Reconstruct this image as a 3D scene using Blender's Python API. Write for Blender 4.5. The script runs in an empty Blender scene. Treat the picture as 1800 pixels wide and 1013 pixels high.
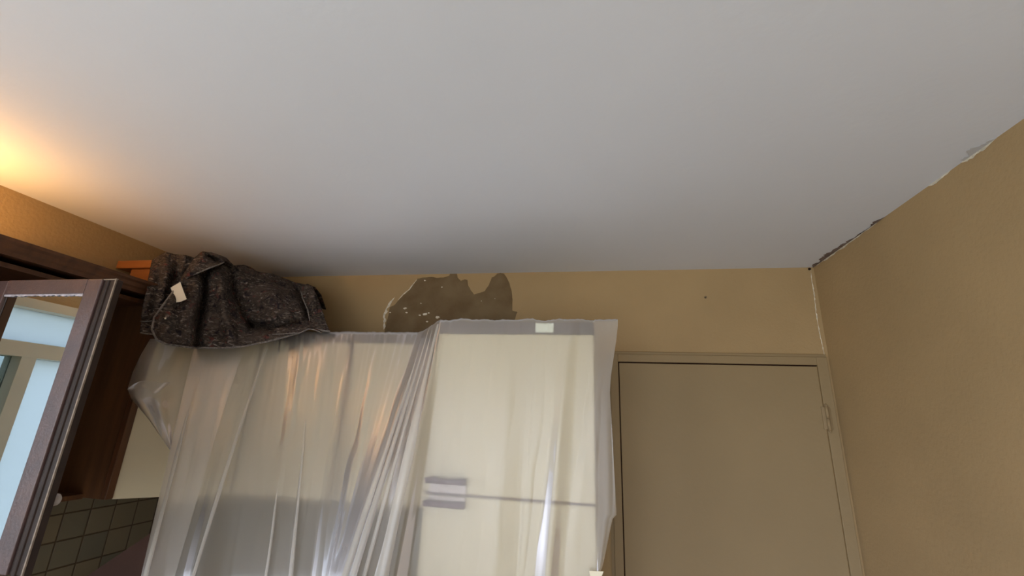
import bpy, bmesh, math, random
from mathutils import Vector, noise, Matrix
from mathutils.geometry import tessellate_polygon
random.seed(4)
S = bpy.context.scene
C = S.collection
H = 1.75                      # eye height above the floor

# ------------------------------------------------------------------ camera
F = 766.88
yaw, pit, rol = math.radians(-10.7717), math.radians(16.7746), math.radians(2.4747)
fw = Vector((math.sin(yaw)*math.cos(pit), math.cos(yaw)*math.cos(pit), math.sin(pit)))
r0 = Vector((math.cos(yaw), -math.sin(yaw), 0)); u0 = r0.cross(fw)
RT = r0*math.cos(rol) + u0*math.sin(rol)
UP = -r0*math.sin(rol) + u0*math.cos(rol)
cam = bpy.data.cameras.new('camera'); co = bpy.data.objects.new('camera', cam); C.objects.link(co)
m = Matrix((RT, UP, -fw)).transposed().to_4x4(); m.translation = Vector((0, 0, H)); co.matrix_world = m
cam.sensor_width = 36; cam.lens = F/1800*36; cam.clip_start = .02
S.camera = co
CAM = Vector((0, 0, H))

def ray(x, y): return RT*((x-900)/F) - UP*((y-506.5)/F) + fw
def at(x, y, Y):              # point of the plane y=Y seen at a photo pixel
    d = ray(x, y); return CAM + d*(Y/d.y)
def onX(x, y, X):
    d = ray(x, y); return CAM + d*(X/d.x)
def onZ(x, y, Z):
    d = ray(x, y); return CAM + d*((Z-H)/d.z)

# ------------------------------------------------------------------ world, light, exposure
S.view_settings.view_transform = 'Standard'; S.view_settings.look = 'None'
S.view_settings.gamma = 1; S.view_settings.exposure = -0.1
S.cycles.transparent_max_bounces = 16
S.cycles.max_bounces = 10; S.cycles.diffuse_bounces = 6
W = bpy.data.worlds.new('world'); S.world = W; W.use_nodes = True
nt = W.node_tree; nt.nodes.clear()
out = nt.nodes.new('ShaderNodeOutputWorld'); bg = nt.nodes.new('ShaderNodeBackground')
tc = nt.nodes.new('ShaderNodeTexCoord'); sx = nt.nodes.new('ShaderNodeSeparateXYZ'); cr = nt.nodes.new('ShaderNodeValToRGB')
mr = nt.nodes.new('ShaderNodeMapRange'); mr.inputs[1].default_value = -1; mr.inputs[2].default_value = 1
nt.links.new(tc.outputs['Generated'], sx.inputs[0]); nt.links.new(sx.outputs['Z'], mr.inputs[0]); nt.links.new(mr.outputs[0], cr.inputs[0])
cr.color_ramp.elements[0].position = 0.0; cr.color_ramp.elements[0].color = (.56, .52, .50, 1)
cr.color_ramp.elements[1].position = 1.0; cr.color_ramp.elements[1].color = (.66, .74, 1.0, 1)
e = cr.color_ramp.elements.new(.47); e.color = (.52, .50, .47, 1)
e = cr.color_ramp.elements.new(.53); e.color = (.82, .84, 1.0, 1)
nt.links.new(cr.outputs[0], bg.inputs[0])
ms = nt.nodes.new('ShaderNodeMapRange'); ms.inputs[1].default_value = -1; ms.inputs[2].default_value = 1   # brighter sky on the window side
ms.inputs[3].default_value = 15.5; ms.inputs[4].default_value = 2.2
nt.links.new(sx.outputs['X'], ms.inputs[0]); nt.links.new(ms.outputs[0], bg.inputs[1])
nt.links.new(bg.outputs[0], out.inputs[0])

ZC = H + .727                 # ceiling
XL, XR, YB, YF = -2.075, 1.005, 2.1, -2.4
WIN1 = (-2.1, .80, 1.0, H+.36)          # y0,y1,z0,z1 on the left wall, lengthened out of view for more light
ADDED_WIN = (-1.85, .80, .10, 2.25)           # x0,x1,z0,z1 of the unseen window added behind the camera for light
def portal(loc, rot, sx_, sy_):
    l = bpy.data.lights.new('window_portal', 'AREA'); l.shape = 'RECTANGLE'; l.size = sx_; l.size_y = sy_
    l.cycles.is_portal = True
    o = bpy.data.objects.new('window_portal', l); C.objects.link(o); o.location = loc; o.rotation_euler = rot
portal((XL-.16, (WIN1[0]+WIN1[1])/2, (WIN1[2]+WIN1[3])/2), (0, math.radians(-90), 0), WIN1[3]-WIN1[2], WIN1[1]-WIN1[0])
portal(((ADDED_WIN[0]+ADDED_WIN[1])/2, YF-.16, (ADDED_WIN[2]+ADDED_WIN[3])/2), (math.radians(90), 0, 0), ADDED_WIN[1]-ADDED_WIN[0], ADDED_WIN[3]-ADDED_WIN[2])

# ------------------------------------------------------------------ materials
def mat(name, col, rough=.6, spec=.5, var=0, vscale=8, bump=0, bscale=60, stretch=None, col2=None, coat=0, metal=0):
    M = bpy.data.materials.new(name); M.use_nodes = True
    n = M.node_tree; b = n.nodes['Principled BSDF']
    b.inputs['Roughness'].default_value = rough; b.inputs['Specular IOR Level'].default_value = spec
    b.inputs['Metallic'].default_value = metal
    if coat: b.inputs['Coat Weight'].default_value = coat; b.inputs['Coat Roughness'].default_value = .25
    b.inputs['Base Color'].default_value = (*col, 1)
    t = n.nodes.new('ShaderNodeTexCoord'); mp = n.nodes.new('ShaderNodeMapping')
    n.links.new(t.outputs['Object'], mp.inputs[0])
    if stretch: mp.inputs['Scale'].default_value = stretch
    if var or col2:
        no = n.nodes.new('ShaderNodeTexNoise'); no.inputs['Scale'].default_value = vscale; no.inputs['Detail'].default_value = 6
        n.links.new(mp.outputs[0], no.inputs[0])
        mx = n.nodes.new('ShaderNodeMix'); mx.data_type = 'RGBA'
        c2 = col2 if col2 else tuple(max(0, c*(1-var)) for c in col)
        mx.inputs[6].default_value = (*col, 1); mx.inputs[7].default_value = (*c2, 1)
        rp = n.nodes.new('ShaderNodeMapRange'); rp.inputs[1].default_value = .35; rp.inputs[2].default_value = .65
        n.links.new(no.outputs[0], rp.inputs[0]); n.links.new(rp.outputs[0], mx.inputs[0]); n.links.new(mx.outputs[2], b.inputs['Base Color'])
    if bump:
        nb = n.nodes.new('ShaderNodeTexNoise'); nb.inputs['Scale'].default_value = bscale; nb.inputs['Detail'].default_value = 4
        n.links.new(mp.outputs[0], nb.inputs[0])
        bp = n.nodes.new('ShaderNodeBump'); bp.inputs['Strength'].default_value = bump; bp.inputs['Distance'].default_value = .004
        n.links.new(nb.outputs[0], bp.inputs['Height']); n.links.new(bp.outputs[0], b.inputs['Normal'])
    return M
M = {}
M['ochre'] = mat('ochre_wall_paint', (.405, .285, .148), .75, .3, var=.10, vscale=2.5, bump=.35, bscale=90)
M['ochre_gloss'] = mat('ochre_door_paint', (.30, .22, .12), .6, .3, var=.06, vscale=3, bump=.15, bscale=60)
M['ceiling'] = mat('white_ceiling_paint', (.69, .715, .775), .9, .2, var=.03, vscale=1.5, bump=.15, bscale=40)
M['floor'] = mat('grey_floor_tile', (.52, .50, .46), .5, .4, var=.15, vscale=5)
M['plaster'] = mat('brown_bare_plaster', (.15, .10, .052), .9, .2, col2=(.20, .145, .082), vscale=9, bump=1, bscale=45)
M['chalk'] = mat('pale_chalky_filler', (.80, .74, .62), .9, .2, var=.3, vscale=60)
M['stain'] = mat('grey_brown_stain', (.25, .19, .165), .95, .1, var=.5, vscale=45)
M['gap'] = mat('dark_gap', (.025, .012, .008), .9, .1)
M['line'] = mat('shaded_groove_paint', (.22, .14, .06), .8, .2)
M['cream'] = mat('cream_laminate', (.58, .52, .375), .45, .4, var=.04, vscale=4)
M['fridge'] = mat('cream_white_enamel', (.56, .515, .375), .35, .5, var=.03, vscale=3)
M['plinth'] = mat('dark_cornice_wood', (.10, .075, .085), .5, .4, var=.4, vscale=12, stretch=(1, 1, 1))
M['handle'] = mat('dark_purple_brown_plastic', (.07, .025, .045), .4, .4)
M['plate'] = mat('pale_handle_plate', (.55, .50, .50), .4, .4)
M['wood'] = mat('dark_brown_wood', (.105, .042, .018), .42, .4, col2=(.065, .027, .012), vscale=6, stretch=(6, 6, .6), bump=.1, bscale=30)
M['woodin'] = mat('brown_interior_wood', (.125, .055, .022), .5, .3, col2=(.085, .038, .017), vscale=5, stretch=(8, 8, .7))
M['woodframe'] = mat('dark_varnished_frame', (.085, .055, .055), .33, .6, col2=(.11, .065, .06), vscale=20, bump=.25, bscale=120)
M['orange'] = mat('orange_brown_wood', (.36, .13, .035), .4, .4, col2=(.28, .10, .028), vscale=5, stretch=(.6, 8, 8))
M['edge'] = mat('chipped_pale_edge', (.30, .24, .19), .7, .3, var=.35, vscale=60)
M['board'] = mat('reddish_brown_board', (.085, .042, .03), .7, .3, var=.2, vscale=7)
M['winpaint'] = mat('cream_window_paint', (.68, .63, .50), .5, .4, var=.04)
M['brass'] = mat('white_plaster_shade', (.75, .72, .66), .6, .3)
M['hinge'] = mat('painted_hinge', (.29, .21, .115), .6, .3)
M['nail'] = mat('dull_nail', (.16, .12, .08), .5, .5)
M['tape'] = mat('cream_masking_tape', (.78, .72, .55), .7, .3)
M['knob'] = mat('pale_knob', (.42, .38, .36), .35, .5)
# wall tiles: grid of dark grout lines
def tile_mat():
    X = mat('sage_glazed_tile', (.30, .26, .185), .3, .5); n = X.node_tree; b = n.nodes['Principled BSDF']
    t = n.nodes.new('ShaderNodeTexCoord'); s = n.nodes.new('ShaderNodeSeparateXYZ'); cb = n.nodes.new('ShaderNodeCombineXYZ')
    n.links.new(t.outputs['Object'], s.inputs[0])
    ad = n.nodes.new('ShaderNodeMath'); ad.operation = 'ADD'; n.links.new(s.outputs[0], ad.inputs[0]); n.links.new(s.outputs[1], ad.inputs[1])
    n.links.new(ad.outputs[0], cb.inputs[0]); n.links.new(s.outputs[2], cb.inputs[1])
    br = n.nodes.new('ShaderNodeTexBrick'); br.offset = 0; br.squash = 1
    br.inputs['Scale'].default_value = 1; br.inputs['Brick Width'].default_value = .1; br.inputs['Row Height'].default_value = .1
    br.inputs['Mortar Size'].default_value = .0035; br.inputs['Mortar Smooth'].default_value = .3; br.inputs['Bias'].default_value = -.2
    br.inputs['Color1'].default_value = (.18, .145, .09, 1); br.inputs['Color2'].default_value = (.12, .115, .085, 1); br.inputs['Mortar'].default_value = (.06, .04, .02, 1)
    n.links.new(cb.outputs[0], br.inputs[0]); n.links.new(br.outputs[0], b.inputs['Base Color'])
    bp = n.nodes.new('ShaderNodeBump'); bp.invert = True; bp.inputs['Strength'].default_value = .6; bp.inputs['Distance'].default_value = .003
    n.links.new(br.outputs['Fac'], bp.inputs['Height']); n.links.new(bp.outputs[0], b.inputs['Normal'])
    return X
M['tile'] = tile_mat()
# translucent polythene film
def film_mat(name, lo_, hi_):
    X = bpy.data.materials.new(name); X.use_nodes = True; n = X.node_tree; n.nodes.clear()
    o = n.nodes.new('ShaderNodeOutputMaterial')
    uv = n.nodes.new('ShaderNodeUVMap'); mp = n.nodes.new('ShaderNodeMapping'); mp.inputs['Scale'].default_value = (13, 1.6, 1)
    no = n.nodes.new('ShaderNodeTexNoise'); no.inputs['Scale'].default_value = 1; no.inputs['Detail'].default_value = 5; no.inputs['Distortion'].default_value = .5
    n.links.new(uv.outputs[0], mp.inputs[0]); n.links.new(mp.outputs[0], no.inputs[0])
    bp = n.nodes.new('ShaderNodeBump'); bp.inputs['Strength'].default_value = .16; bp.inputs['Distance'].default_value = .003
    n.links.new(no.outputs[0], bp.inputs['Height'])
    tr = n.nodes.new('ShaderNodeBsdfTransparent'); tr.inputs[0].default_value = (.93, .91, .90, 1)
    rf = n.nodes.new('ShaderNodeBsdfRefraction'); rf.inputs['IOR'].default_value = 1.18; rf.inputs['Roughness'].default_value = .6; rf.inputs[0].default_value = (.95, .93, .91, 1)
    mt = n.nodes.new('ShaderNodeMixShader'); mt.inputs[0].default_value = .75; n.links.new(tr.outputs[0], mt.inputs[1]); n.links.new(rf.outputs[0], mt.inputs[2])
    df = n.nodes.new('ShaderNodeBsdfDiffuse'); df.inputs[0].default_value = (.86, .82, .73, 1)
    tl = n.nodes.new('ShaderNodeBsdfTranslucent'); tl.inputs[0].default_value = (.80, .78, .76, 1)
    gl = n.nodes.new('ShaderNodeBsdfGlossy'); gl.inputs[0].default_value = (.95, .95, 1, 1); gl.inputs['Roughness'].default_value = .36
    for q in (df, tl, gl): n.links.new(bp.outputs[0], q.inputs['Normal'])
    m1 = n.nodes.new('ShaderNodeMixShader'); m1.inputs[0].default_value = .45
    n.links.new(df.outputs[0], m1.inputs[1]); n.links.new(tl.outputs[0], m1.inputs[2])
    m2 = n.nodes.new('ShaderNodeMixShader')
    lw = n.nodes.new('ShaderNodeLayerWeight'); lw.inputs[0].default_value = .30; n.links.new(bp.outputs[0], lw.inputs['Normal'])
    mr = n.nodes.new('ShaderNodeMapRange'); mr.inputs[1].default_value = 0; mr.inputs[2].default_value = .9
    mr.inputs[3].default_value = lo_; mr.inputs[4].default_value = hi_
    n.links.new(lw.outputs['Facing'], mr.inputs[0]); n.links.new(mr.outputs[0], m2.inputs[0])
    n.links.new(mt.outputs[0], m2.inputs[1]); n.links.new(m1.outputs[0], m2.inputs[2])
    m3 = n.nodes.new('ShaderNodeMixShader'); fr = n.nodes.new('ShaderNodeFresnel'); fr.inputs[0].default_value = 1.5
    n.links.new(bp.outputs[0], fr.inputs['Normal'])
    ml = n.nodes.new('ShaderNodeMath'); ml.operation = 'MULTIPLY_ADD'; ml.inputs[1].default_value = .7; ml.inputs[2].default_value = .015
    n.links.new(fr.outputs[0], ml.inputs[0]); n.links.new(ml.outputs[0], m3.inputs[0])
    n.links.new(m2.outputs[0], m3.inputs[1]); n.links.new(gl.outputs[0], m3.inputs[2])
    n.links.new(m3.outputs[0], o.inputs[0])
    return X
M['film'] = film_mat('translucent_polythene', .25, .66)
M['film_folded'] = film_mat('folded_layers_of_polythene', .50, .85)
def wool_mat():
    X = mat('speckled_brown_felt', (.03, .022, .02), .95, .1); n = X.node_tree; b = n.nodes['Principled BSDF']
    t = n.nodes.new('ShaderNodeTexCoord')
    def noi(sc, st, lo, hi):
        mp = n.nodes.new('ShaderNodeMapping'); mp.inputs['Scale'].default_value = st; n.links.new(t.outputs['Object'], mp.inputs[0])
        a = n.nodes.new('ShaderNodeTexNoise'); a.inputs['Scale'].default_value = sc; a.inputs['Detail'].default_value = 5; a.inputs['Distortion'].default_value = .8
        r = n.nodes.new('ShaderNodeMapRange'); r.inputs[1].default_value = lo; r.inputs[2].default_value = hi
        n.links.new(mp.outputs[0], a.inputs[0]); n.links.new(a.outputs[0], r.inputs[0]); return r.outputs[0]
    def mix(f, a, c):
        x = n.nodes.new('ShaderNodeMix'); x.data_type = 'RGBA'; n.links.new(f, x.inputs[0])
        if isinstance(a, tuple): x.inputs[6].default_value = (*a, 1)
        else: n.links.new(a, x.inputs[6])
        x.inputs[7].default_value = (*c, 1); return x.outputs[2]
    c = mix(noi(7, (1, 1, 1), .4, .6), (.045, .037, .033), (.072, .054, .046))
    c = mix(noi(60, (1, 1, 1.4), .50, .62), c, (.105, .082, .068))
    c = mix(noi(45, (1, 1, 2.6), .58, .70), c, (.27, .225, .20))
    c = mix(noi(26, (1, 1, 1.5), .60, .70), c, (.13, .045, .04))
    c = mix(noi(35, (1, 1, 1), .58, .66), c, (.025, .02, .024))
    n.links.new(c, b.inputs['Base Color'])
    bp = n.nodes.new('ShaderNodeBump'); bp.inputs['Strength'].default_value = .9; bp.inputs['Distance'].default_value = .006
    n.links.new(noi(60, (1, 1, 1.5), .3, .7), bp.inputs['Height']); n.links.new(bp.outputs[0], b.inputs['Normal'])
    return X
M['wool'] = wool_mat()
M['binding'] = mat('grey_felt_edge', (.24, .215, .20), .95, .1, var=.5, vscale=120)
M['tag'] = mat('cream_cloth_tag', (.80, .78, .68), .8, .2)
def simple(name, kind, col, rough=.0, strength=1):
    X = bpy.data.materials.new(name); X.use_nodes = True; n = X.node_tree; n.nodes.clear(); o = n.nodes.new('ShaderNodeOutputMaterial')
    s = n.nodes.new(kind); s.inputs[0].default_value = (*col, 1)
    if 'Roughness' in s.inputs: s.inputs['Roughness'].default_value = rough
    if 'Strength' in s.inputs: s.inputs['Strength'].default_value = strength
    n.links.new(s.outputs[0], o.inputs[0]); return X, n, o, s
def glass_mat(name, c):
    X, n, o, s = simple(name, 'ShaderNodeBsdfTransparent', c)
    g = n.nodes.new('ShaderNodeBsdfGlossy'); g.inputs['Roughness'].default_value = .02
    f = n.nodes.new('ShaderNodeMixShader'); f.inputs[0].default_value = .06
    n.links.new(s.outputs[0], f.inputs[1]); n.links.new(g.outputs[0], f.inputs[2]); n.links.new(f.outputs[0], o.inputs[0]); return X
M['glass'] = glass_mat('window_glass', (.93, .96, .96)); M['glass_tint'] = glass_mat('tinted_window_glass', (.23, .27, .27))
def frosted():
    X, n, o, s = simple('frosted_glass', 'ShaderNodeBsdfTranslucent', (.33, .37, .38))
    t = n.nodes.new('ShaderNodeBsdfTransparent'); t.inputs[0].default_value = (.30, .335, .34, 1); f = n.nodes.new('ShaderNodeMixShader'); f.inputs[0].default_value = .85
    n.links.new(t.outputs[0], f.inputs[1]); n.links.new(s.outputs[0], f.inputs[2]); n.links.new(f.outputs[0], o.inputs[0]); return X
M['frost'] = frosted()
M['mirror'] = simple('cabinet_door_mirror', 'ShaderNodeBsdfGlossy', (.55, .58, .58), .01)[0]

# ------------------------------------------------------------------ mesh helpers
def add_box(bm, x0, x1, y0, y1, z0, z1, bev=0):
    vs = [bm.verts.new((x, y, z)) for x in (x0, x1) for y in (y0, y1) for z in (z0, z1)]
    fs = [bm.faces.new([vs[i] for i in f]) for f in ((0, 1, 3, 2), (4, 6, 7, 5), (0, 4, 5, 1), (2, 3, 7, 6), (0, 2, 6, 4), (1, 5, 7, 3))]
    if bev:
        es = list({e for f in fs for e in f.edges})
        bmesh.ops.bevel(bm, geom=es, offset=bev, segments=2, affect='EDGES', profile=.5)
def add_cyl(bm, p0, p1, r0_, r1_=None, n=16, cap=True):
    p0 = Vector(p0); p1 = Vector(p1); r1_ = r0_ if r1_ is None else r1_
    d = (p1-p0).normalized(); a = d.orthogonal().normalized(); b = d.cross(a)
    A = [bm.verts.new(p0+(a*math.cos(t)+b*math.sin(t))*r0_) for t in [2*math.pi*k/n for k in range(n)]]
    B = [bm.verts.new(p1+(a*math.cos(t)+b*math.sin(t))*r1_) for t in [2*math.pi*k/n for k in range(n)]]
    for k in range(n): bm.faces.new((A[k], A[(k+1) % n], B[(k+1) % n], B[k]))
    if cap: bm.faces.new(A[::-1]); bm.faces.new(B)
def add_tube(bm, pts, r, n=8):
    pts = [Vector(p) for p in pts]; rings = []
    for i, p in enumerate(pts):
        d = (pts[min(i+1, len(pts)-1)]-pts[max(i-1, 0)]).normalized()
        a = d.cross(Vector((.13, .9, .2))).normalized(); b = d.cross(a)
        rings.append([bm.verts.new(p+(a*math.cos(t)+b*math.sin(t))*r) for t in [2*math.pi*k/n for k in range(n)]])
    for A, B in zip(rings, rings[1:]):
        for k in range(n): bm.faces.new((A[k], A[(k+1) % n], B[(k+1) % n], B[k]))
    bm.faces.new(rings[0][::-1]); bm.faces.new(rings[-1])
def add_lathe(bm, c, prof, n=24, axis='z'):
    rings = []
    for r, h in prof:
        ring = []
        for k in range(n):
            t = 2*math.pi*k/n; q = (r*math.cos(t), r*math.sin(t), h)
            if axis == 'y': q = (q[0], q[2], q[1])
            ring.append(bm.verts.new(Vector(c)+Vector(q)))
        rings.append(ring)
    for A, B in zip(rings, rings[1:]):
        for k in range(n): bm.faces.new((A[k], A[(k+1) % n], B[(k+1) % n], B[k]))
def obj(name, bm, material, parent=None, smooth=False):
    bmesh.ops.recalc_face_normals(bm, faces=bm.faces)
    me = bpy.data.meshes.new(name); bm.to_mesh(me); bm.free()
    me.materials.append(material)
    if smooth:
        for p in me.polygons: p.use_smooth = True
    o = bpy.data.objects.new(name, me); C.objects.link(o)
    if parent:
        o.parent = parent; bpy.context.view_layer.update()
        o.matrix_parent_inverse = parent.matrix_world.inverted()
    return o
def box(name, b, material, parent=None, bev=0, smooth=False):
    bm = bmesh.new(); add_box(bm, *b, bev=bev); return obj(name, bm, material, parent, smooth)
def struct(o): o['kind'] = 'structure'; return o
def thing(name, label, cat, loc=(0, 0, 0), group=None):
    o = bpy.data.objects.new(name, None); C.objects.link(o); o.location = loc; o.empty_display_size = .1
    o['label'] = label; o['category'] = cat
    if group: o['group'] = group
    bpy.context.view_layer.update(); return o
def tag(o, label, cat): o['label'] = label; o['category'] = cat; return o
def solidify(o, t, off=0):
    md = o.modifiers.new('thickness', 'SOLIDIFY'); md.thickness = t; md.offset = off
def outline_plate(name, pts, normal, t, material, parent, label=None):
    """thin plate with the outline pts, proud of its wall by t"""
    bm = bmesh.new(); n = Vector(normal)*t
    A = [bm.verts.new(p) for p in pts]; B = [bm.verts.new(Vector(p)+n) for p in pts]
    k = len(A)
    for tri in tessellate_polygon([[Vector(p) for p in pts]]): bm.faces.new([B[i] for i in tri])
    for i in range(k): bm.faces.new((A[i], A[(i+1) % k], B[(i+1) % k], B[i]))
    o = obj(name, bm, material, parent)
    if label: o['label'] = label
    return o

# ------------------------------------------------------------------ room shell
T = .15
floor = struct(box('floor', (XL-T, XR+T, YF-T, YB+T, -.1, 0), M['floor']))
ceil = struct(box('ceiling', (XL-T, XR+T, YF-T, YB+T, ZC, ZC+.1), M['ceiling']))
wall_back = struct(box('wall_back', (XL-T, XR+T, YB, YB+T, 0, ZC), M['ochre']))
wall_right = struct(box('wall_right', (XR, XR+T, YF-T, YB, 0, ZC), M['ochre']))
bm = bmesh.new(); y0, y1, z0, z1 = WIN1
add_box(bm, XL-T, XL, YF-T, y0, 0, ZC); add_box(bm, XL-T, XL, y1, YB, 0, ZC)
add_box(bm, XL-T, XL, y0, y1, 0, z0); add_box(bm, XL-T, XL, y0, y1, z1, ZC)
wall_left = struct(obj('wall_left', bm, M['ochre']))
bm = bmesh.new(); x0, x1, z0, z1 = ADDED_WIN
add_box(bm, XL, x0, YF-T, YF, 0, ZC); add_box(bm, x1, XR, YF-T, YF, 0, ZC)
add_box(bm, x0, x1, YF-T, YF, 0, z0); add_box(bm, x0, x1, YF-T, YF, z1, ZC)
struct(obj('wall_front', bm, M['ochre']))

# window in the left wall: cream timber, frosted transom over clear and frosted casements
w = struct(bpy.data.objects.new('window_1', None)); C.objects.link(w); w.location = (XL, 0, 1.0)
bpy.context.view_layer.update()
y0, y1, z0, z1 = WIN1
bm = bmesh.new(); xa, xb = XL-.09, XL+.015
add_box(bm, xa, xb, y0, y0+.04, z0, z1); add_box(bm, xa, xb, y1-.04, y1, z0, z1)
add_box(bm, xa, xb, y0+.04, y1-.04, z1-.035, z1); add_box(bm, xa, xb, y0+.04, y1-.04, z0, z0+.05)
add_box(bm, xa, xb-.01, y0+.04, y1-.04, H+.148, H+.202)
muls = [(.592, .638), (.20, .25), (-.35, -.30), (-.93, -.88), (-1.5, -1.45)]
for a, b in muls: add_box(bm, xa+.01, xb-.012, a, b, z0+.05, H+.148)
obj('window_frame', bm, M['winpaint'], w)
box('transom_pane', (XL-.05, XL-.045, .225, y1-.04, H+.202, z1-.035), M['frost'], w)
box('transom_pane', (XL-.05, XL-.045, y0+.04, .225, H+.202, z1-.035), M['glass'], w)
edges = [y1-.04] + [v for mu in muls for v in mu[::-1]] + [y0+.04]
for i in range(0, len(edges), 2):
    box('pane', (XL-.05, XL-.045, edges[i+1], edges[i], z0+.05, H+.148), M['glass_tint'] if i == 0 else M['frost'] if i == 2 else M['glass'], w)
box('window_sill', (XL-.02, XL+.09, y0-.04, y1+.04, z0-.03, z0), M['winpaint'], w, bev=.004)
# unseen glazed balcony opening, added behind the camera to light the room
w = struct(bpy.data.objects.new('added_window', None)); C.objects.link(w); w.location = (0, YF, .1)
bpy.context.view_layer.update()
x0, x1, z0, z1 = ADDED_WIN; bm = bmesh.new(); ya, yb = YF-.1, YF+.01
add_box(bm, x0, x0+.05, ya, yb, z0, z1); add_box(bm, x1-.05, x1, ya, yb, z0, z1)
add_box(bm, x0+.05, x1-.05, ya, yb, z1-.05, z1); add_box(bm, x0+.05, x1-.05, ya, yb, z0, z0+.08)
xm = (x0+x1)/2; add_box(bm, xm-.045, xm+.045, ya+.01, yb-.01, z0+.08, z1-.05)
obj('window_frame', bm, M['winpaint'], w)
for a, b in ((x0+.05, xm-.045), (xm+.045, x1-.05)): box('pane', (a, b, YF-.06, YF-.055, z0+.08, z1-.05), M['glass'], w)

# ------------------------------------------------------------------ flush door in the back wall
DX0, DX1, DZ = .122, .951, H+.273
d = struct(bpy.data.objects.new('door_1', None)); C.objects.link(d); d.location = ((DX0+DX1)/2, YB, 0); bpy.context.view_layer.update()
fr = bmesh.new(); y0 = YB-.012
add_box(fr, DX0-.040, DX0-.004, y0, YB, 0, DZ+.040, .002)
add_box(fr, DX1+.001, DX1+.042, y0, YB, 0, DZ+.040, .002)
add_box(fr, DX0-.004, DX1+.001, y0, YB, DZ+.005, DZ+.040, .002)
fo = obj('door_frame', fr, M['ochre_gloss'], d)
g = bmesh.new()
add_box(g, DX0-.052, DX0-.040, YB-.005, YB, 0, DZ+.052); add_box(g, DX0-.040, DX1+.042, YB-.005, YB, DZ+.040, DZ+.052)
obj('architrave', g, M['ochre_gloss'], fo)
g = bmesh.new()
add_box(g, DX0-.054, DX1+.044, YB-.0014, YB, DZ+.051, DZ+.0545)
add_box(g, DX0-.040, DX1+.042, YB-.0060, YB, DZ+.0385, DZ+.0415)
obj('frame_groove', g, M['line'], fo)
g = bmesh.new(); add_box(g, DX0-.005, DX0+.001, YB-.006, YB-.001, 0, DZ+.006); add_box(g, DX0-.004, DX1, YB-.006, YB-.001, DZ, DZ+.006)
gp = obj('door_gap', g, M['gap'], d); gp['label'] = 'dark shadow gap along the top and latch side'
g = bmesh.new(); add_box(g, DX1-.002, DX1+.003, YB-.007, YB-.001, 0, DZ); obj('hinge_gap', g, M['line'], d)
lf = box('door_leaf', (DX0+.0005, DX1-.002, YB-.010, YB-.001, 0, DZ-.001), M['ochre_gloss'], d, bev=.0015)
g = bmesh.new(); hz = at(1449, 733, YB-.02).z
add_cyl(g, (DX1+.006, YB-.018, hz-.004), (DX1+.006, YB-.018, hz+.045), .0065); add_cyl(g, (DX1+.006, YB-.018, hz-.006), (DX1+.006, YB-.018, hz-.055), .0065)
add_cyl(g, (DX1+.006, YB-.018, hz+.045), (DX1+.006, YB-.018, hz+.053), .0065, .002); add_cyl(g, (DX1+.006, YB-.018, hz-.055), (DX1+.006, YB-.018, hz-.063), .0065, .002)
add_box(g, DX1-.012, DX1+.022, YB-.0145, YB-.009, hz-.05, hz+.04, .001)
obj('hinge', g, M['hinge'], d, True)

# ------------------------------------------------------------------ damage on walls and ceiling
def jag(pts, amp, n=5, seed=1):
    R = random.Random(seed); o = []
    for i, p in enumerate(pts):
        q = pts[(i+1) % len(pts)]
        for k in range(n):
            t = k/n; o.append((p[0]+(q[0]-p[0])*t+(R.uniform(-amp, amp) if k else 0), p[1]+(q[1]-p[1])*t+(R.uniform(-amp, amp) if k else 0)))
    return o
cp = lambda l: [(600+a/5, 440+b/5) for a, b in l]
outl = cp([(380, 720), (395, 640), (410, 590), (420, 545), (425, 505), (470, 480), (495, 450), (545, 400), (580, 370), (615, 330), (640, 290), (672, 250), (730, 240), (800, 235), (850, 245), (900, 240), (948, 225), (958, 204), (1015, 206), (1022, 240), (1050, 270), (1085, 257), (1108, 262), (1115, 310), (1140, 355), (1168, 390), (1220, 375), (1262, 360), (1300, 300), (1322, 242), (1345, 232), (1375, 204), (1400, 200), (1430, 208), (1455, 245), (1480, 300), (1497, 360), (1504, 430), (1502, 530), (1548, 545), (1535, 575), (1522, 625), (1500, 760), (380, 800)])
P = [at(x, y, YB) for x, y in jag(outl, .35, 4, 3)]
pp = outline_plate('bare_plaster_patch', P, (0, -1, 0), .0015, M['plaster'], wall_back, 'ragged patch of bare brown plaster where the paint has come off')
def shift_thin(name, ppts, w0, w1, plane, material, parent, seed=0, t=.002, normal=(0, -1, 0)):
    """uneven thin strip along a pixel polyline on a wall"""
    R = random.Random(seed); L = []; Rr = []
    dense = []
    for a, b in zip(ppts, ppts[1:]):
        k = max(2, int(math.hypot(b[0]-a[0], b[1]-a[1])/3))
        dense += [(a[0]+(b[0]-a[0])*i/k, a[1]+(b[1]-a[1])*i/k) for i in range(k)]
    dense.append(ppts[-1])
    for i, (x, y) in enumerate(dense):
        q = dense[min(i+1, len(dense)-1)]; pz = dense[max(i-1, 0)]; dx, dy = q[0]-pz[0], q[1]-pz[1]; l = math.hypot(dx, dy)+1e-6
        nx, ny = -dy/l, dx/l; f = math.sin(math.pi*i/(len(dense)-1))**.4
        L.append(plane(x+nx*w0*f*R.uniform(.1, 1), y+ny*w0*f*R.uniform(.1, 1))); Rr.append(plane(x-nx*w1*f*R.uniform(.1, 1), y-ny*w1*f*R.uniform(.1, 1)))
    bm = bmesh.new(); n = Vector(normal)*t
    A = [bm.verts.new(p+n) for p in L]; B = [bm.verts.new(p+n) for p in Rr]
    for i in range(len(A)-1): bm.faces.new((A[i], A[i+1], B[i+1], B[i]))
    o = obj(name, bm, material, parent); solidify(o, .0008); return o
YW = lambda x, y: at(x, y, YB)
XW = lambda x, y: onX(x, y, XR)
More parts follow.
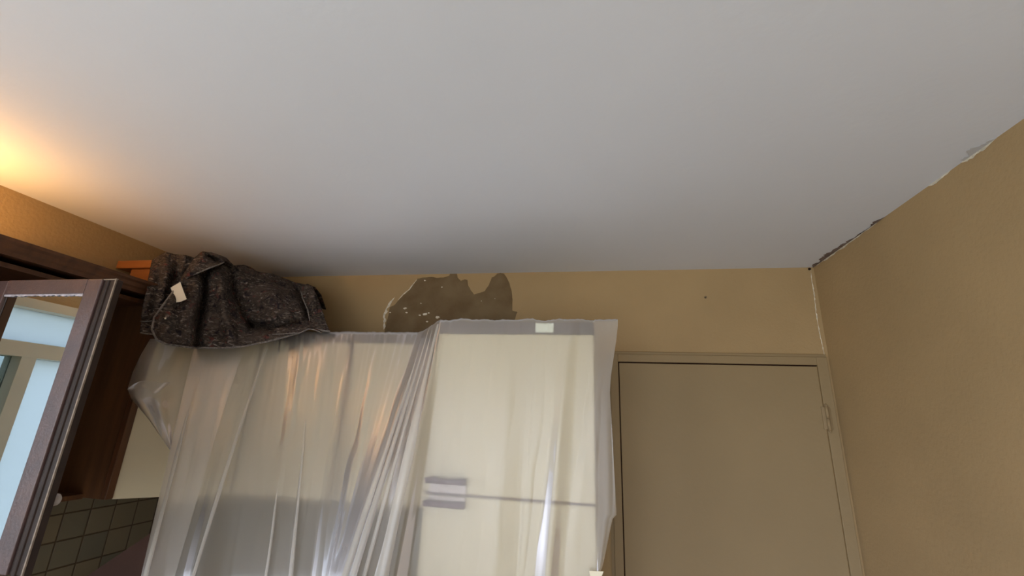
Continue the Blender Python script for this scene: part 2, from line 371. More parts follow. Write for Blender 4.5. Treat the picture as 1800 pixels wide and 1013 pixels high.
ZW = lambda x, y: onZ(x, y, ZC)
# chips, pale spots and the flaked paint rim at the patch's left edge
for i, (cx, cy, s) in enumerate([(735, 268, 9), (885, 325, 9), (560, 512, 15), (575, 550, 12), (740, 562, 22), (690, 572, 10), (845, 590, 20), (700, 468, 8), (1232, 448, 5), (755, 628, 12), (430, 548, 8), (1350, 428, 4), (770, 553, 10)]):
    R = random.Random(i); px, py = 600+cx/5, 440+cy/5; s = s/5
    pts = [(px+s*math.cos(a)*R.uniform(.5, 1.3), py+.6*s*math.sin(a)*R.uniform(.5, 1.3)) for a in [k*math.pi/4 for k in range(8)]]
    outline_plate('pale_fleck', [YW(*q)+Vector((0, -.0014, 0)) for q in pts], (0, -1, 0), .0008, M['chalk'], pp)
shift_thin('paint_flake', cp([(372, 700), (378, 640), (376, 575), (395, 520), (430, 455), (470, 415)]), 5, 2, YW, M['chalk'], wall_back, 5)
shift_thin('paint_flake', cp([(500, 440), (545, 390), (600, 345), (668, 255)]), 1.2, 1.4, YW, M['chalk'], wall_back, 6, t=.0022)
c = at(1240, 523, YB)
g = bmesh.new(); add_cyl(g, c, c+Vector((0, -.010, 0)), .0055, .0045, 12); add_cyl(g, c+Vector((0, -.010, 0)), c+Vector((0, -.014, 0)), .0025, .0025, 8)
tag(obj('wall_plug', g, M['nail']), 'small brown wall plug sticking out of the ochre wall above the door', 'wall plug')
# right-hand corner: cracked filler down the corner, along the ceiling joint, brown stain on the ceiling
shift_thin('filler_crack', [(1425, 472), (1426, 490), (1431, 520), (1434, 550), (1440, 585), (1446, 612), (1449, 626)], 1.2, 1.6, YW, M['chalk'], wall_back, 7)
def joint_strip(name, ya, yb_, w0, w1, on_ceiling, material, parent, seed, taper=1.0):
    """ragged strip along the joint of ceiling and right wall, from depth ya to yb_"""
    n = max(10, int(abs(yb_-ya)/.006)); bm = bmesh.new(); A = []; B = []
    for i in range(n+1):
        t = i/n; y = lerp_(ya, yb_, t)
        w = (w0+(w1-w0)*max(0, .5+1.3*noise.noise(Vector((y*22, seed, 0)))+.6*noise.noise(Vector((y*90, seed, 4)))))*math.sin(math.pi*min(1, max(0, t)))**.5*(1-t*taper*.6)
        if on_ceiling: A.append(bm.verts.new((XR-.0005, y, ZC-.0012))); B.append(bm.verts.new((XR-.0005-w, y, ZC-.0012)))
        else: A.append(bm.verts.new((XR-.0012, y, ZC-.0005))); B.append(bm.verts.new((XR-.0012, y, ZC-.0005-w)))
    for i in range(n): bm.faces.new((A[i], A[i+1], B[i+1], B[i]))
    o = obj(name, bm, material, parent); solidify(o, .0008); return o
def lerp_(a, b, t): return a+(b-a)*t
yw = lambda px, py: onX(px, py, XR).y
joint_strip('brown_stain', 2.10, yw(1530, 396), .014, .045, True, M['stain'], ceil, 1, 1.3)
joint_strip('brown_stain', yw(1528, 397), yw(1556, 379), .006, .022, True, M['stain'], ceil, 4)
joint_strip('grey_scuff', yw(1695, 283), yw(1752, 243), .006, .04, True, mat('grey_scuff', (.50, .50, .51), .9, .1), ceil, 5, -.5)
joint_strip('filler_crack', 2.07, yw(1556, 379), .004, .012, False, M['chalk'], wall_right, 2)
joint_strip('filler_crack', yw(1632, 326), yw(1672, 299), .004, .012, False, M['chalk'], wall_right, 3)
joint_strip('filler_crack', yw(1690, 286), yw(1752, 243), .005, .015, False, M['chalk'], wall_right, 6)
g = bmesh.new(); c = at(1423, 473, YB-.004); add_lathe(g, c, [(.0001, -.006), (.006, -.003), (.006, .003), (.0001, .006)], 8)
obj('hole', g, M['gap'], wall_back)

# ------------------------------------------------------------------ tiles
bm = bmesh.new(); ty = -.33
add_box(bm, XL, XL+.008, 1.0, YB, .9, H-.32); add_box(bm, XL+.008, -.58, YB-.008, YB, .9, H-.32)
bt = obj('tile_splashback', bm, M['tile'])
bt.location = (.011, 0, .02)
bt['kind'] = 'structure'; bt.name = 'trim_1'
bt.data.transform(Matrix.Translation((-.011, 0, -.02)))

# ------------------------------------------------------------------ cabinets
ZB, ZT = H-.34, H+.298          # wall cabinets
def wall_cabinet(x0, x1, label, hinge_left=True):
    t = thing('wall_cabinet', label, 'cabinet', ((x0+x1)/2, YB, ZB))
    box('body', (x0, x1, 1.77, YB-.008, ZB, ZT), M['cream'], t)
    dr = box('door', (x0+.004, x1-.004, 1.75, 1.768, ZB+.002, ZT), M['cream'], t, bev=.002)
    g = bmesh.new(); add_box(g, x0, x1, 1.742, 1.80, ZT, ZT+.034, .003); obj('cornice', g, M['plinth'], t)
    return t
wall_cabinet(-1.484, -1.052, 'cream wall cabinet between the corner cabinet and the door gap, under the film')
wall_cabinet(-1.034, -.585, 'cream wall cabinet right beside the fridge, behind the plastic sheet', False)
g = bmesh.new(); add_box(g, -1.052, -1.034, 1.752, YB-.008, ZB, ZT)  # dark solid added for the shaded gap between the cabinet doors
tag(obj('door_gap_strip', g, M['handle']), 'dark narrow upright strip standing in for the shaded gap between the two cream wall cabinet doors', 'door gap')
# diagonal corner cabinet
def prism(bm, foot, z0, z1):
    A = [bm.verts.new((x, y, z0)) for x, y in foot]; B = [bm.verts.new((x, y, z1)) for x, y in foot]
    bm.faces.new(A[::-1]); bm.faces.new(B); k = len(A)
    for i in range(k): bm.faces.new((A[i], A[(i+1) % k], B[(i+1) % k], B[i]))
t = thing('corner_cabinet', 'cream diagonal corner cabinet with bare door edge below the felt blanket', 'cabinet', (-1.9, 1.9, ZB))
bm = bmesh.new(); prism(bm, [(XL+.01, 1.492), (-1.752, 1.492), (-1.488, 1.762), (-1.488, YB-.01), (XL+.01, YB-.01)], ZB, ZT+.02)
obj('body', bm, M['woodin'], t)
bm = bmesh.new(); prism(bm, [(-1.747, 1.482), (-1.4878, 1.745), (-1.4998, 1.757), (-1.759, 1.494)], ZB-.002, ZT+.01)
obj('door', bm, M['cream'], t)
# dark wall cabinet on the left wall, open towards the camera side
CX, CY0, CY1 = -1.75, .90, 1.478
t = thing('display_cabinet', 'dark brown wooden wall cabinet on the left wall with its framed mirror door open', 'cabinet', (CX, 1.2, ZB))
bm = bmesh.new()
add_box(bm, XL+.002, CX, CY1-.02, CY1, ZB, H+.42); obj('side_panel', bm, M['woodin'], t)
bm = bmesh.new(); add_box(bm, XL+.002, CX, CY0, CY0+.02, ZB, H+.42); obj('side_panel', bm, M['woodin'], t)
sp = bmesh.new(); add_box(sp, CX-.014, CX+.008, CY1-.026, CY1+.002, ZB, H+.42, .002); obj('face_frame', sp, M['wood'], t)
box('back_panel', (XL+.008, XL+.016, CY0+.02, CY1-.02, ZB, H+.42), M['woodin'], t)
box('bottom_shelf', (XL+.008, CX-.10, CY0+.02, CY1-.02, ZB-.004, ZB+.012), M['woodin'], t)
box('shelf', (XL+.016, CX-.03, CY0+.02, CY1-.02, H+.385, H+.40), M['wood'], t)
bm = bmesh.new()
prof = [(CX-.02, .415), (CX+.004, .415), (CX+.006, .428), (CX+.012, .434), (CX+.014, .448), (CX+.022, .456), (CX+.022, .466), (CX-.02, .466)]
A = [bm.verts.new((x, CY0-.02, H+z)) for x, z in prof]; B = [bm.verts.new((x, CY1+.004, H+z)) for x, z in prof]
bm.faces.new(A); bm.faces.new(B[::-1])
for i in range(len(A)): bm.faces.new((A[i], A[(i+1) % len(A)], B[(i+1) % len(A)], B[i]))
add_box(bm, XL+.002, CX-.02, CY0-.02, CY1+.004, H+.42, H+.44)
obj('crown_moulding', bm, M['wood'], t)
# the open door, standing straight out at y = .95
y = .95; xf = -1.308; dt, db = H+.333, H-.40
dr = bmesh.new(); xl = CX+.002
add_box(dr, xl+.05, xf-.1015, y, y+.016, dt-.043, dt, .001)
add_box(dr, xl+.05, xf-.1015, y, y+.016, db, db+.05, .001)
add_box(dr, xf-.102, xf-.050, y, y+.016, db, dt, .003); add_box(dr, xl, xl+.05, y, y+.016, db, dt, .003)
do = obj('door', dr, M['woodframe'], t); do['label'] = 'open dark framed door with a mirrored pane'
g = bmesh.new(); add_box(g, xf-.050, xf-.006, y+.006, y+.020, db, dt-.001, .003); add_cyl(g, (xf-.034, y+.008, db), (xf-.034, y+.008, dt-.004), .007, n=12)
add_box(g, xf-.016, xf-.003, y+.0036, y+.021, db, dt-.002, .001)
obj('edge_moulding', g, mat('blackened_wood', (.03, .017, .013), .5, .3, var=.3, vscale=30), do)
g = bmesh.new(); add_box(g, xf-.006, xf-.002, y, y+.0035, db, dt); add_box(g, xf-.05, xf-.002, y+.003, y+.0055, dt-.003, dt)
obj('worn_edge', g, M['edge'], do)['label'] = 'pale chipped edge strip'
box('mirror_pane', (xl+.048, xf-.100, y+.006, y+.010, db+.048, dt-.041), M['mirror'], do)
g = bmesh.new(); R = random.Random(5)
n = 40; xa, xb = xl+.05, xf-.104
A = [g.verts.new((xa+(xb-xa)*i/n, y+.003, dt-.041)) for i in range(n+1)]
B = [g.verts.new((xa+(xb-xa)*i/n, y+.003, dt-.046-.004*R.random())) for i in range(n+1)]
for i in range(n): g.faces.new((A[i], A[i+1], B[i+1], B[i]))
ob = obj('bevel_strip', g, mat('pale_bevel_sheen', (.55, .52, .60), .35, .5, var=.4, vscale=60), do); solidify(ob, .002)  # mirror's silvery bevel edge, its sheen put into a pale lavender colour
g = bmesh.new(); kx, kz = -1.349, H-.243
add_cyl(g, (kx, y+.016, kz), (kx, y+.04, kz), .006); add_lathe(g, (kx, y+.04, kz), [(.0001, -.004), (.010, -.002), (.015, .006), (.014, .013), (.008, .018), (.0001, .019)], 20, 'y')
obj('knob', g, M['knob'], do, True)
# open wooden box on top of the corner cabinet
bx = thing('wooden_box', 'orange-brown wooden box with a lipped lid on top of the corner cabinet', 'box', (-1.85, 1.75, ZT+.02))
box('body', (XL+.07, -1.88, 1.50, 2.06, ZT+.02, H+.568), M['orange'], bx, bev=.003)
box('lid', (XL+.004, -1.86, 1.484, 2.07, H+.568, H+.604), M['orange'], bx, bev=.004)
# leaning board below
P0, P1 = at(140, 1023, 1.62), at(300, 915, 1.78)
bm = bmesh.new(); dn = Vector((.05, -.22, -.55)); nn = Vector((.6, .4, -.0)).normalized()*.012
for off in (Vector(), nn):
    pass
vs = [bm.verts.new(p) for p in (P0, P1, P1+dn, P0+dn)]; bm.faces.new(vs)
lb = obj('leaning_board', bm, M['board']); solidify(lb, .012)
tag(lb, 'dark reddish brown board leaning in the tiled corner beneath the corner cabinet', 'board')

# ------------------------------------------------------------------ fridge
fx0, fx1, fy = -.566, .006, 1.54
t = thing('fridge', 'tall cream fridge freezer under the plastic sheet beside the ochre door', 'fridge', ((fx0+fx1)/2, 1.8, 0))
box('body', (fx0, fx1, 1.60, YB-.03, .02, H+.30), M['fridge'], t, bev=.004)
zs = H-.25
ud = box('freezer_door', (fx0, fx1, fy, 1.592, zs+.003, H+.299), M['fridge'], t, bev=.006)
ld = box('fridge_door', (fx0, fx1, fy, 1.592, .10, zs-.003), M['fridge'], t, bev=.006)
box('door_seal', (fx0+.006, fx1-.006, 1.546, 1.60, .10, H+.29), M['handle'], t)
def handle(z, par):
    g = bmesh.new(); add_box(g, fx0+.010, fx0+.150, fy-.034, fy-.016, z-.009, z+.009, .004)
    add_box(g, fx0+.018, fx0+.038, fy-.02, fy+.001, z-.010, z+.010, .002); add_box(g, fx0+.120, fx0+.142, fy-.02, fy+.001, z-.010, z+.010, .002)
    h = obj('handle', g, M['handle'], par, True); return h
handle(H-.206, ud); handle(H-.277, ld)
box('handle_plate', (fx0+.02, fx0+.146, fy-.008, fy+.001, H-.268, H-.255), M['plate'], ld, bev=.002)
box('handle_plate', (fx0+.02, fx0+.146, fy-.008, fy+.001, H-.245, H-.216), M['plate'], ud, bev=.002)
box('top_trim', (fx0, fx1, fy+.004, 1.66, H+.30, H+.342), M['plinth'], t, bev=.003)
cb = box('folded_paper', (-.20, -.135, 1.537, 1.543, H+.305, H+.338), mat('pale_green_paper', (.75, .82, .74), .8, .2)); 
tag(cb, 'pale scrap of paper on the dark fridge top edge under the film', 'paper')

# ------------------------------------------------------------------ plastic sheet
def lerp(a, b, t): return a+(b-a)*t
def interp(ks, x, j, x0=0):
    for a, b in zip(ks, ks[1:]):
        if x <= b[x0]:
            t = (x-a[x0])/(b[x0]-a[x0]) if b[x0] > a[x0] else 0
            t = max(0, min(1, t)); return lerp(a[j], b[j], t)
    return ks[-1][j]
def poly_interp(pts, py):           # px along a polyline at a given py
    for a, b in zip(pts, pts[1:]):
        if py <= b[1]: return lerp(a[0], b[0], max(0, (py-a[1])/(b[1]-a[1]+1e-9)))
    return pts[-1][0]
# (px at top, px at y=1013, depth at top, depth at y=1013)
K = [(352, 251, 1.590, 1.30), (392, 292, 1.63, 1.335), (425, 320, 1.66, 1.35), (452, 335, 1.69, 1.345), (461, 343, 1.70, 1.352),
     (478, 400, 1.715, 1.41), (512, 466, 1.727, 1.44), (558, 512, 1.727, 1.455), (605, 548, 1.727, 1.475), (650, 572, 1.727, 1.465), (700, 588, 1.727, 1.445), (735, 598, 1.72, 1.425), (745, 606, 1.70, 1.395), (749, 617, 1.68, 1.43),
     (755, 624, 1.655, 1.37), (760, 637, 1.62, 1.43), (765, 652, 1.58, 1.385), (769, 668, 1.55, 1.43), (774, 690, 1.525, 1.40), (782, 712, 1.520, 1.47), (800, 740, 1.520, 1.485),
     (850, 800, 1.52, 1.49), (905, 868, 1.52, 1.47), (930, 905, 1.52, 1.495), (985, 942, 1.52, 1.495), (1003, 962, 1.515, 1.455), (1020, 985, 1.52, 1.495), (1045, 1020, 1.52, 1.50), (1068, 1040, 1.515, 1.49), (1086, 1060, 1.51, 1.50)]
redge = [(1086, 572), (1083, 600), (1074, 660), (1072, 690), (1077, 780), (1083, 890), (1084, 905), (1077, 912), (1073, 930), (1062, 985), (1055, 1013), (1046, 1080), (1040, 1400)]
def ztop(px): return lerp(H+.338, H+.347, max(0, min(1, (px-735)/35)))
def smooth(t): t = max(0, min(1, t)); return t*t*(3-2*t)
me_v = []; me_f = []; me_uv = []
NU, NV = 560, 110
def sheet_point(pt, s):
    """pt: top pixel column, s: 0 top .. 1 at image foot .. >1 below"""
    pb = interp(K, pt, 1); Yt = interp(K, pt, 2); Yb = sum(interp(K, max(352, min(1086, pt+d_)), 3)*w_ for d_, w_ in ((-4, .2), (-2, .2), (0, .2), (2, .2), (4, .2)))
    z = ztop(pt)+.006*noise.noise(Vector((pt*.035, 1, 5)))+.0025*noise.noise(Vector((pt*.15, 7, 5)))
    lo, hi = 300.0, 800.0
    for _ in range(30):
        mdl = (lo+hi)/2
        if at(pt, mdl, Yt).z > z: lo = mdl
        else: hi = mdl
    py = (lo+hi)/2
    P = at(pt, py, Yt); Q = at(pb, 1013, Yb)
    q = P.lerp(Q, s)
    # hug the front for the first stretch, then swing out with the folds
    e = smooth(s/1.0) if s < 1 else 1
    yl = lerp(Yt, Yb, s if s <= 1 else 1)
    px = pt+(pb-pt)*(1-((1-s)) if True else s)
    w = smooth((pt-1045)/41)
    # keep the 3D straight fall line, add shallow wrinkles
    amp = .0022*smooth(s*2.5)*(1.0 if s < 1.2 else .6)
    wr = amp*(math.sin(pt*.11+3*math.sin(s*1.6+pt*.011))+.8*noise.noise(Vector((pt*.035, s*2.2, 3.1)))*2)
    wr += .0015*noise.noise(Vector((pt*.08, s*7, 8)))
    # crumpled top rim
    wr += .004*math.exp(-(s/.05)**2)*noise.noise(Vector((pt*.12, 3, s*4)))
    scale = yl/q.y
    q = CAM + (q-CAM)*scale if False else Vector((q.x, yl, q.z))
    q.y -= abs(wr)*.6+wr*.4 if s > .0 else 0
    if w > 0:
        pj = project(q); xx = poly_interp(redge, pj[1]); base = project(Vector((fx1, 1.53, q.z)))[0]
        tx = lerp(base, xx, smooth((pt-1045)/41)) if pt > 1045 else base
        n = at(lerp(pj[0], tx, smooth((pt-1040)/12)), pj[1], q.y); q = n
    return q
def project(P):
    d = P-CAM; w = d.dot(fw); return (900+F*d.dot(RT)/w, 506.5-F*d.dot(UP)/w)
pts_top = [lerp(352, 1086, i/NU) for i in range(NU+1)]
def grid_faces(base, nu, nv):
    for i in range(nu):
        for j in range(nv):
            a = base+i*(nv+1)+j; me_f.append((a, a+nv+1, a+nv+2, a+1))
for i, pt in enumerate(pts_top):
    col = []
    # two rows lying back over the tops, then the fall
    p0 = sheet_point(pt, 0)
    back = [Vector((p0.x, p0.y+.30, p0.z+.004)), Vector((p0.x, p0.y+.12, p0.z+.004)), Vector((p0.x, p0.y+.03, p0.z+.003)), Vector((p0.x, p0.y+.006, p0.z+.001))]
    NVb = NV-len(back)
    for b in back: col.append(b)
    for j in range(NVb+1):
        s = (j/NVb)**1.0*1.55
        col.append(sheet_point(pt, s))
    for j, q in enumerate(col): me_v.append(q); me_uv.append(((pt-352)/734, j/NV))
grid_faces(0, NU, NV)
# left flap thrown over the corner cabinet
base = len(me_v); nu, nv = 70, 60
Lb = [(264, 596), (247, 625), (233, 655), (224, 684), (230, 700), (245, 718), (262, 738), (285, 772), (306, 803)]
def edgecol(py):                     # image position of the main sheet's left edge
    a, b = project(sheet_point(352, 0)), project(sheet_point(352, 1)); t = (py-a[1])/(b[1]-a[1]); return lerp(a[0], b[0], t)
for i in range(nu+1):
    for j in range(nv+1):
        tt = j/nv; k = tt*(len(Lb)-1); a = int(min(k, len(Lb)-2)); l = (lerp(Lb[a][0], Lb[a+1][0], k-a), lerp(Lb[a][1], Lb[a+1][1], k-a))
        pyr = lerp(594, 806, tt)
        rr = (edgecol(pyr)+5, pyr); u = i/nu
        x_, y_ = lerp(l[0], rr[0], u), lerp(l[1], rr[1], u)
        # right side sits just inside the main sheet
        sR = (pyr-594)/419; YR = lerp(1.590, 1.30, sR)+.004
        YL = 1.425-.02*math.sin(tt*math.pi)
        Y = lerp(YL, YR, u**1.3)-.012*math.sin(u*7+tt*2)*math.sin(math.pi*u)-.008*noise.noise(Vector((u*4, tt*5, 1)))*math.sin(math.pi*u)
        me_v.append(at(x_, y_, Y)); me_uv.append((u*.15+.3, tt))
grid_faces(base, nu, nv)
# turned-back hem of the flap
base = len(me_v); nu, nv = 30, 20
for i in range(nu+1):
    for j in range(nv+1):
        u, v = i/nu, j/nv
        top = (lerp(224, 298, u), lerp(684, 672, u)-14*math.sin(u*math.pi)*(1-u)*1.2)
        bot = (lerp(224, 246, min(1, u*1.3)) if u < .77 else lerp(246, 298, (u-.77)/.23), lerp(685, 717, min(1, u*1.3)) if u < .77 else lerp(717, 674, (u-.77)/.23))
        x_, y_ = lerp(top[0], bot[0], v), lerp(top[1], bot[1], v)
        me_v.append(at(x_, y_, 1.395+.02*v+.06*u)); me_uv.append((u*.1+.6, v*.3))
grid_faces(base, nu, nv)
n_plain = len(me_f)
# gathered pleats: rolled narrow folds of the same film lying on the sheet
def pleat(top, bot, Yt, Yb, w0, w1, deep=1.0, n=50):
    base = len(me_v); k = 8
    for i in range(n+1):
        t = i/n*1.54; w = lerp(w0, w1, t)*(1+.12*math.sin(t*9+top[0]))
        for j in range(k+1):
            a = math.pi*j/k; x_ = lerp(top[0], bot[0], t)-math.cos(a)*w/2+.8*math.sin(t*5+top[0]); y_ = lerp(top[1], bot[1], t)
            Y = lerp(Yt, Yb, t)-math.sin(a)*w/2*.0021*deep-.022*math.sin(math.pi*min(1, t))
            me_v.append(at(x_, y_, Y)); me_uv.append((x_/734, t))
    grid_faces(base, n, k)
pleat((749, 580), (606, 1013), 1.69, 1.375, 3, 13)
pleat((755, 576), (621, 1013), 1.655, 1.365, 3, 13, 1.4)
pleat((762, 573), (640, 1013), 1.60, 1.385, 3, 8)
pleat((770, 570), (670, 1013), 1.535, 1.39, 4, 26, .8)
pleat((467, 612), (339, 1013), 1.685, 1.31, 5, 7)
pleat((362, 604), (255, 1013), 1.58, 1.285, 4, 9)
pleat((500, 780), (467, 1013), 1.60, 1.43, 1, 6)
pleat((540, 700), (512, 1013), 1.64, 1.445, 1, 7)
n_pleat = len(me_f)
# doubled layer of film along the left edge
base = len(me_v); nu, nv = 40, 60
for i in range(nu+1):
    for j in range(nv+1):
        u = i/nu; s_ = j/nv*1.54; q = sheet_point(352.5+u*(92-30*s_), s_)
        q = q+Vector((0, -.007-.006*math.sin(math.pi*u), 0)); me_v.append(q); me_uv.append((u*.12, s_*.6))
grid_faces(base, nu, nv)
me = bpy.data.meshes.new('plastic_sheet'); me.from_pydata([tuple(v) for v in me_v], [], me_f); me.materials.append(M['film'])
uvl = me.uv_layers.new(name='UVMap')
me.materials.append(M['film_folded'])
for p in me.polygons:
    p.use_smooth = True
    if n_plain <= p.index < n_pleat: p.material_index = 1
    for li in p.loop_indices: uvl.data[li].uv = me_uv[me.loops[li].vertex_index]
so = bpy.data.objects.new('plastic_sheet', me); C.objects.link(so)
tag(so, 'translucent plastic dust sheet hanging in folds over the cream cabinets and fridge', 'plastic sheet')
a = [at(*q, 1.478) for q in ((1035, 1004), (1061, 1005), (1055, 1020), (1056, 1040), (1042, 1040), (1040, 1018))]
bm = bmesh.new(); bm.faces.new([bm.verts.new(p) for p in a]); tp = obj('masking_tape', bm, M['tape']); solidify(tp, .0008)
tag(tp, 'small cream piece of masking tape at the right edge of the plastic sheet', 'tape')

# ------------------------------------------------------------------ felt blanket
def curve(pts, t):
    L = [0]
    for a, b in zip(pts, pts[1:]): L.append(L[-1]+math.hypot(b[0]-a[0], b[1]-a[1]))
    s = t*L[-1]
    for k in range(len(pts)-1):
        if s <= L[k+1] or k == len(pts)-2:
            f = (s-L[k])/(L[k+1]-L[k]+1e-9); return tuple(lerp(pts[k][c], pts[k+1][c], f) for c in range(len(pts[0])))
def coons(T_, B_, L_, R_, u, v):
    a = [curve(T_, u), curve(B_, u), curve(L_, v), curve(R_, v)]
    c = (T_[0], T_[-1], B_[0], B_[-1])
    return tuple((1-v)*a[0][k]+v*a[1][k]+(1-u)*a[2][k]+u*a[3][k]-((1-u)*(1-v)*c[0][k]+u*(1-v)*c[1][k]+(1-u)*v*c[2][k]+u*v*c[3][k]) for k in range(len(T_[0])))
def seg_d(p, a, b):
    dx, dy = b[0]-a[0], b[1]-a[1]; t = max(0, min(1, ((p[0]-a[0])*dx+(p[1]-a[1])*dy)/(dx*dx+dy*dy))); return math.hypot(p[0]-a[0]-dx*t, p[1]-a[1]-dy*t)
def relief(p, folds):
    z = 0
    for pl, wd, am in folds:
        d = min(seg_d(p, a, b) for a, b in zip(pl, pl[1:])); z += 1.25*am*math.exp(-(d/wd)**2)
    return z
cc = lambda l: [(190+a/4.186, 420+b/4.186) for a, b in l]
folds = [(cc([(715, 230), (705, 400), (650, 780)]), 8, -.055), (cc([(690, 330), (560, 620)]), 12, .02), (cc([(820, 200), (850, 500), (900, 720)]), 11, .035),
         (cc([(915, 220), (925, 400), (1000, 560), (1060, 640)]), 7, -.035), (cc([(975, 215), (1080, 330), (1200, 430)]), 16, .025), (cc([(1230, 450), (1290, 520)]), 28, .04),
         (cc([(1380, 330), (1430, 450), (1490, 600)]), 7, -.040), (cc([(1060, 640), (1250, 660), (1450, 610)]), 7, -.03), (cc([(1040, 580), (1140, 605), (1230, 580)]), 4, .015),
         (cc([(450, 700), (900, 780), (1300, 700)]), 10, .012), (cc([(1000, 470), (1100, 540)]), 8, -.012), (cc([(470, 480), (400, 700)]), 14, .02),
         (cc([(560, 350), (500, 520)]), 6, -.012)]
def patch(bm, T_, B_, L_, R_, nu, nv, folds=(), seed=0, crump=.006, close_back=False):
    V = []
    for i in range(nu+1):
        row = []
        for j in range(nv+1):
            x_, y_, Y = coons(T_, B_, L_, R_, i/nu, j/nv)
            e = min(1, 4*j/nv)
            Y -= relief((x_, y_), folds)*e + crump*noise.noise(Vector((x_*.06, y_*.06, seed)))*2+.0035*noise.noise(Vector((x_*.2, y_*.2, seed+4)))
            row.append(bm.verts.new(at(x_, y_, Y)))
        if close_back:                # carry the top edge back and down behind
            p = row[0].co.copy(); r2 = [p+Vector((0, .04, .004)), p+Vector((0, .10, -.02)), p+Vector((0, .16, -.08))]
            row = [bm.verts.new(q) for q in r2[::-1]]+row
        V.append(row)
    for A, B in zip(V, V[1:]):
        for k in range(len(A)-1): bm.faces.new((A[k], B[k], B[k+1], A[k+1]))
bl = thing('felt_blanket', 'dark speckled felt moving blanket bundled on top of the cabinets beside the wooden box', 'blanket', (-1.5, 1.7, ZT))
bm = bmesh.new()
# main draped front
TT = [(352, 447, 1.545), (372, 450, 1.56), (393, 461, 1.60), (405, 468, 1.63), (429, 467, 1.68), (443, 477, 1.71), (477, 482, 1.77), (512, 496, 1.84), (530, 500, 1.86), (545, 503, 1.87)]
BB = [(276, 598, 1.385), (293, 605, 1.41), (333, 611, 1.475), (393, 612, 1.56), (429, 609, 1.60), (477, 599, 1.65), (524, 586, 1.68), (545, 577, 1.69), (566, 581, 1.69), (580, 583, 1.69)]
LL = [(352, 447, 1.545), (335, 474, 1.48), (317, 496, 1.43), (288, 535, 1.375), (271, 559, 1.36), (267, 580, 1.365), (276, 598, 1.385)]
RR = [(545, 503, 1.87), (556, 517, 1.84), (566, 545, 1.78), (573, 567, 1.72), (580, 583, 1.69)]
patch(bm, TT, BB, LL, RR, 150, 90, folds, 1, close_back=True)
# left-hand back layer
T2 = [(268, 458, 1.475), (281, 450, 1.475), (293, 444, 1.475), (300, 448, 1.485), (324, 449, 1.50), (342, 455, 1.53), (354, 450, 1.56)]
B2 = [(247, 585, 1.385), (260, 586, 1.395), (275, 592, 1.43), (300, 596, 1.46), (340, 600, 1.56)]
L2 = [(268, 458, 1.475), (264, 478, 1.43), (258, 510, 1.385), (250, 550, 1.385), (247, 585, 1.385)]
R2 = [(354, 450, 1.56), (352, 500, 1.58), (346, 560, 1.57), (340, 600, 1.56)]
f2 = [(cc([(470, 150), (400, 400), (370, 600)]), 9, .015), (cc([(520, 180), (470, 320)]), 8, -.02), (cc([(240, 605), (335, 600)]), 2.5, -.012), (cc([(360, 130), (300, 350), (270, 560)]), 8, .012)]
patch(bm, T2, B2, L2, R2, 60, 70, f2, 2, close_back=True)
# rolled collar flap
T3 = [(316, 495, 1.462), (325, 480, 1.465), (336, 464, 1.475), (344, 453, 1.49), (356, 443, 1.50), (372, 445, 1.52), (384, 450, 1.54), (393, 459, 1.56)]
B3 = [(317, 497, 1.460), (331, 487, 1.455), (343, 482, 1.455), (357, 476, 1.47), (372, 470, 1.49), (384, 466, 1.52), (394, 461, 1.56)]
patch(bm, T3, B3, [T3[0], B3[0]], [T3[-1], B3[-1]], 50, 16, [(cc([(600, 250), (700, 150)]), 8, .012), (cc([(740, 130), (800, 160)]), 5, -.03)], 3, .003, close_back=True)
# right ear loop
T4 = [(529, 510, 1.80), (533, 502, 1.79), (541, 500, 1.79), (549, 504, 1.80)]
B4 = [(545, 565, 1.74), (548, 566, 1.73), (554, 568, 1.73), (560, 570, 1.74)]
L4 = [(529, 510, 1.80), (532, 524, 1.78), (541, 545, 1.75), (545, 565, 1.74)]
R4 = [(549, 504, 1.80), (554, 515, 1.78), (556, 540, 1.76), (560, 570, 1.74)]
patch(bm, T4, B4, L4, R4, 16, 30, [(cc([(1450, 400), (1500, 560)]), 5, -.02)], 5, .003)
# lower right folded lip
T5 = [(484, 577, 1.645), (505, 577, 1.65), (530, 577, 1.66), (541, 574, 1.67), (552, 577, 1.68), (564, 583, 1.685)]
B5 = [(479, 588, 1.635), (500, 587, 1.64), (528, 585, 1.65), (542, 578, 1.66), (553, 580, 1.67), (565, 585, 1.68)]
patch(bm, T5, B5, [T5[0], B5[0]], [T5[-1], B5[-1]], 40, 8, (), 6, .002)
bo = obj('cloth', bm, M['wool'], bl, True); solidify(bo, .006)
g = bmesh.new()
def edge_tube(pl, r, n=60, fo=()):
    P_ = []
    for k in range(n+1):
        x_, y_, Y = curve(pl, k/n)
        if fo: Y -= relief((x_, y_), fo)+.006*noise.noise(Vector((x_*.06, y_*.06, 1)))*2+.0035*noise.noise(Vector((x_*.2, y_*.2, 5)))
        P_.append(at(x_, y_, Y-.003))
    add_tube(g, P_, r)
edge_tube(LL[2:]+BB[1:], .0042, 200, folds); edge_tube(B3, .003); edge_tube([(247, 565, 1.375), (258, 565, 1.37), (271, 564, 1.38)], .0022, 20); edge_tube([(247, 585, 1.38), (257, 587, 1.38), (269, 588, 1.385)], .0028, 20)
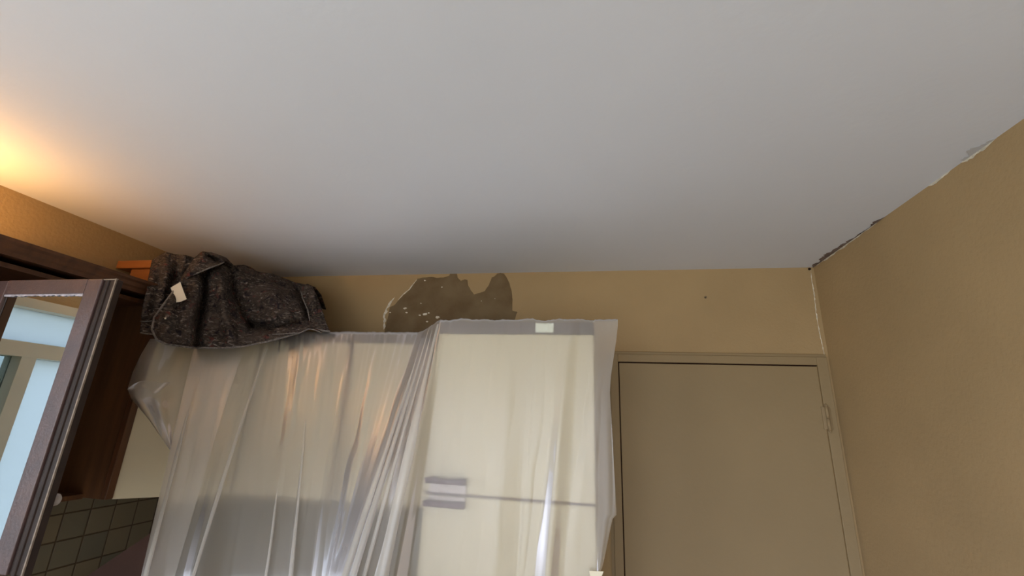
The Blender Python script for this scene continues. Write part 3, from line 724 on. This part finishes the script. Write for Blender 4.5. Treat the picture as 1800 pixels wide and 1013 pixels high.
edge_tube(L4, .0028, 30); edge_tube(B5, .0022, 40)
obj('hem', g, M['binding'], bl, True)['label'] = 'grey overlocked edge of the blanket'
bm = bmesh.new(); tg = [[(300, 506), (308.5, 501), (317, 496)], [(305, 519), (314, 514.5), (322.5, 512)], [(308.5, 532), (318, 530.5), (328, 526)]]
V = [[bm.verts.new(at(x_, y_, 1.403-.004*j-.006*i)) for j, (x_, y_) in enumerate(r)] for i, r in enumerate(tg)]
for i in range(2):
    for j in range(2): bm.faces.new((V[i][j], V[i][j+1], V[i+1][j+1], V[i+1][j]))
lt = obj('care_tag', bm, M['tag'], bl); solidify(lt, .001); lt['label'] = 'cream cloth tag'
c = at(290.5, 560, 1.352); g = bmesh.new(); add_lathe(g, c, [(.0001, -.003), (.0035, -.001), (.0035, .001), (.0001, .003)], 10, 'y'); obj('lint_fleck', g, M['tag'], bl, True)

# ------------------------------------------------------------------ warm uplighter on the left wall
lx, ly, lz = XL+.13, .72, H+.47
t = thing('wall_lamp', 'warm uplighter bowl on the left wall above the window', 'lamp', (XL, ly, lz))
g = bmesh.new(); add_lathe(g, (lx, ly, lz), [(.012, -.055), (.05, -.045), (.075, -.015), (.085, .03), (.082, .03), (.072, -.012), (.048, -.040), (.012, -.050)], 32); obj('bowl', g, M['brass'], t, True)
g = bmesh.new(); add_cyl(g, (XL, ly, lz-.03), (lx-.05, ly, lz-.045), .008); add_cyl(g, (XL, ly, lz-.03), (XL+.012, ly, lz-.03), .04, .035, 24); obj('bracket', g, M['brass'], t, True)
em = simple('warm_bulb', 'ShaderNodeEmission', (1, .62, .25), 0, 30)[0]
g = bmesh.new(); add_lathe(g, (lx, ly, lz), [(.0001, -.035), (.014, -.03), (.022, -.008), (.020, .006), (.0001, .018)], 20); obj('bulb', g, em, t, True)
l = bpy.data.lights.new('lamp_glow', 'POINT'); l.energy = 34; l.color = (1, .50, .14); l.shadow_soft_size = .02
o = bpy.data.objects.new('lamp_glow', l); C.objects.link(o); o.location = (lx, ly, lz+.008)
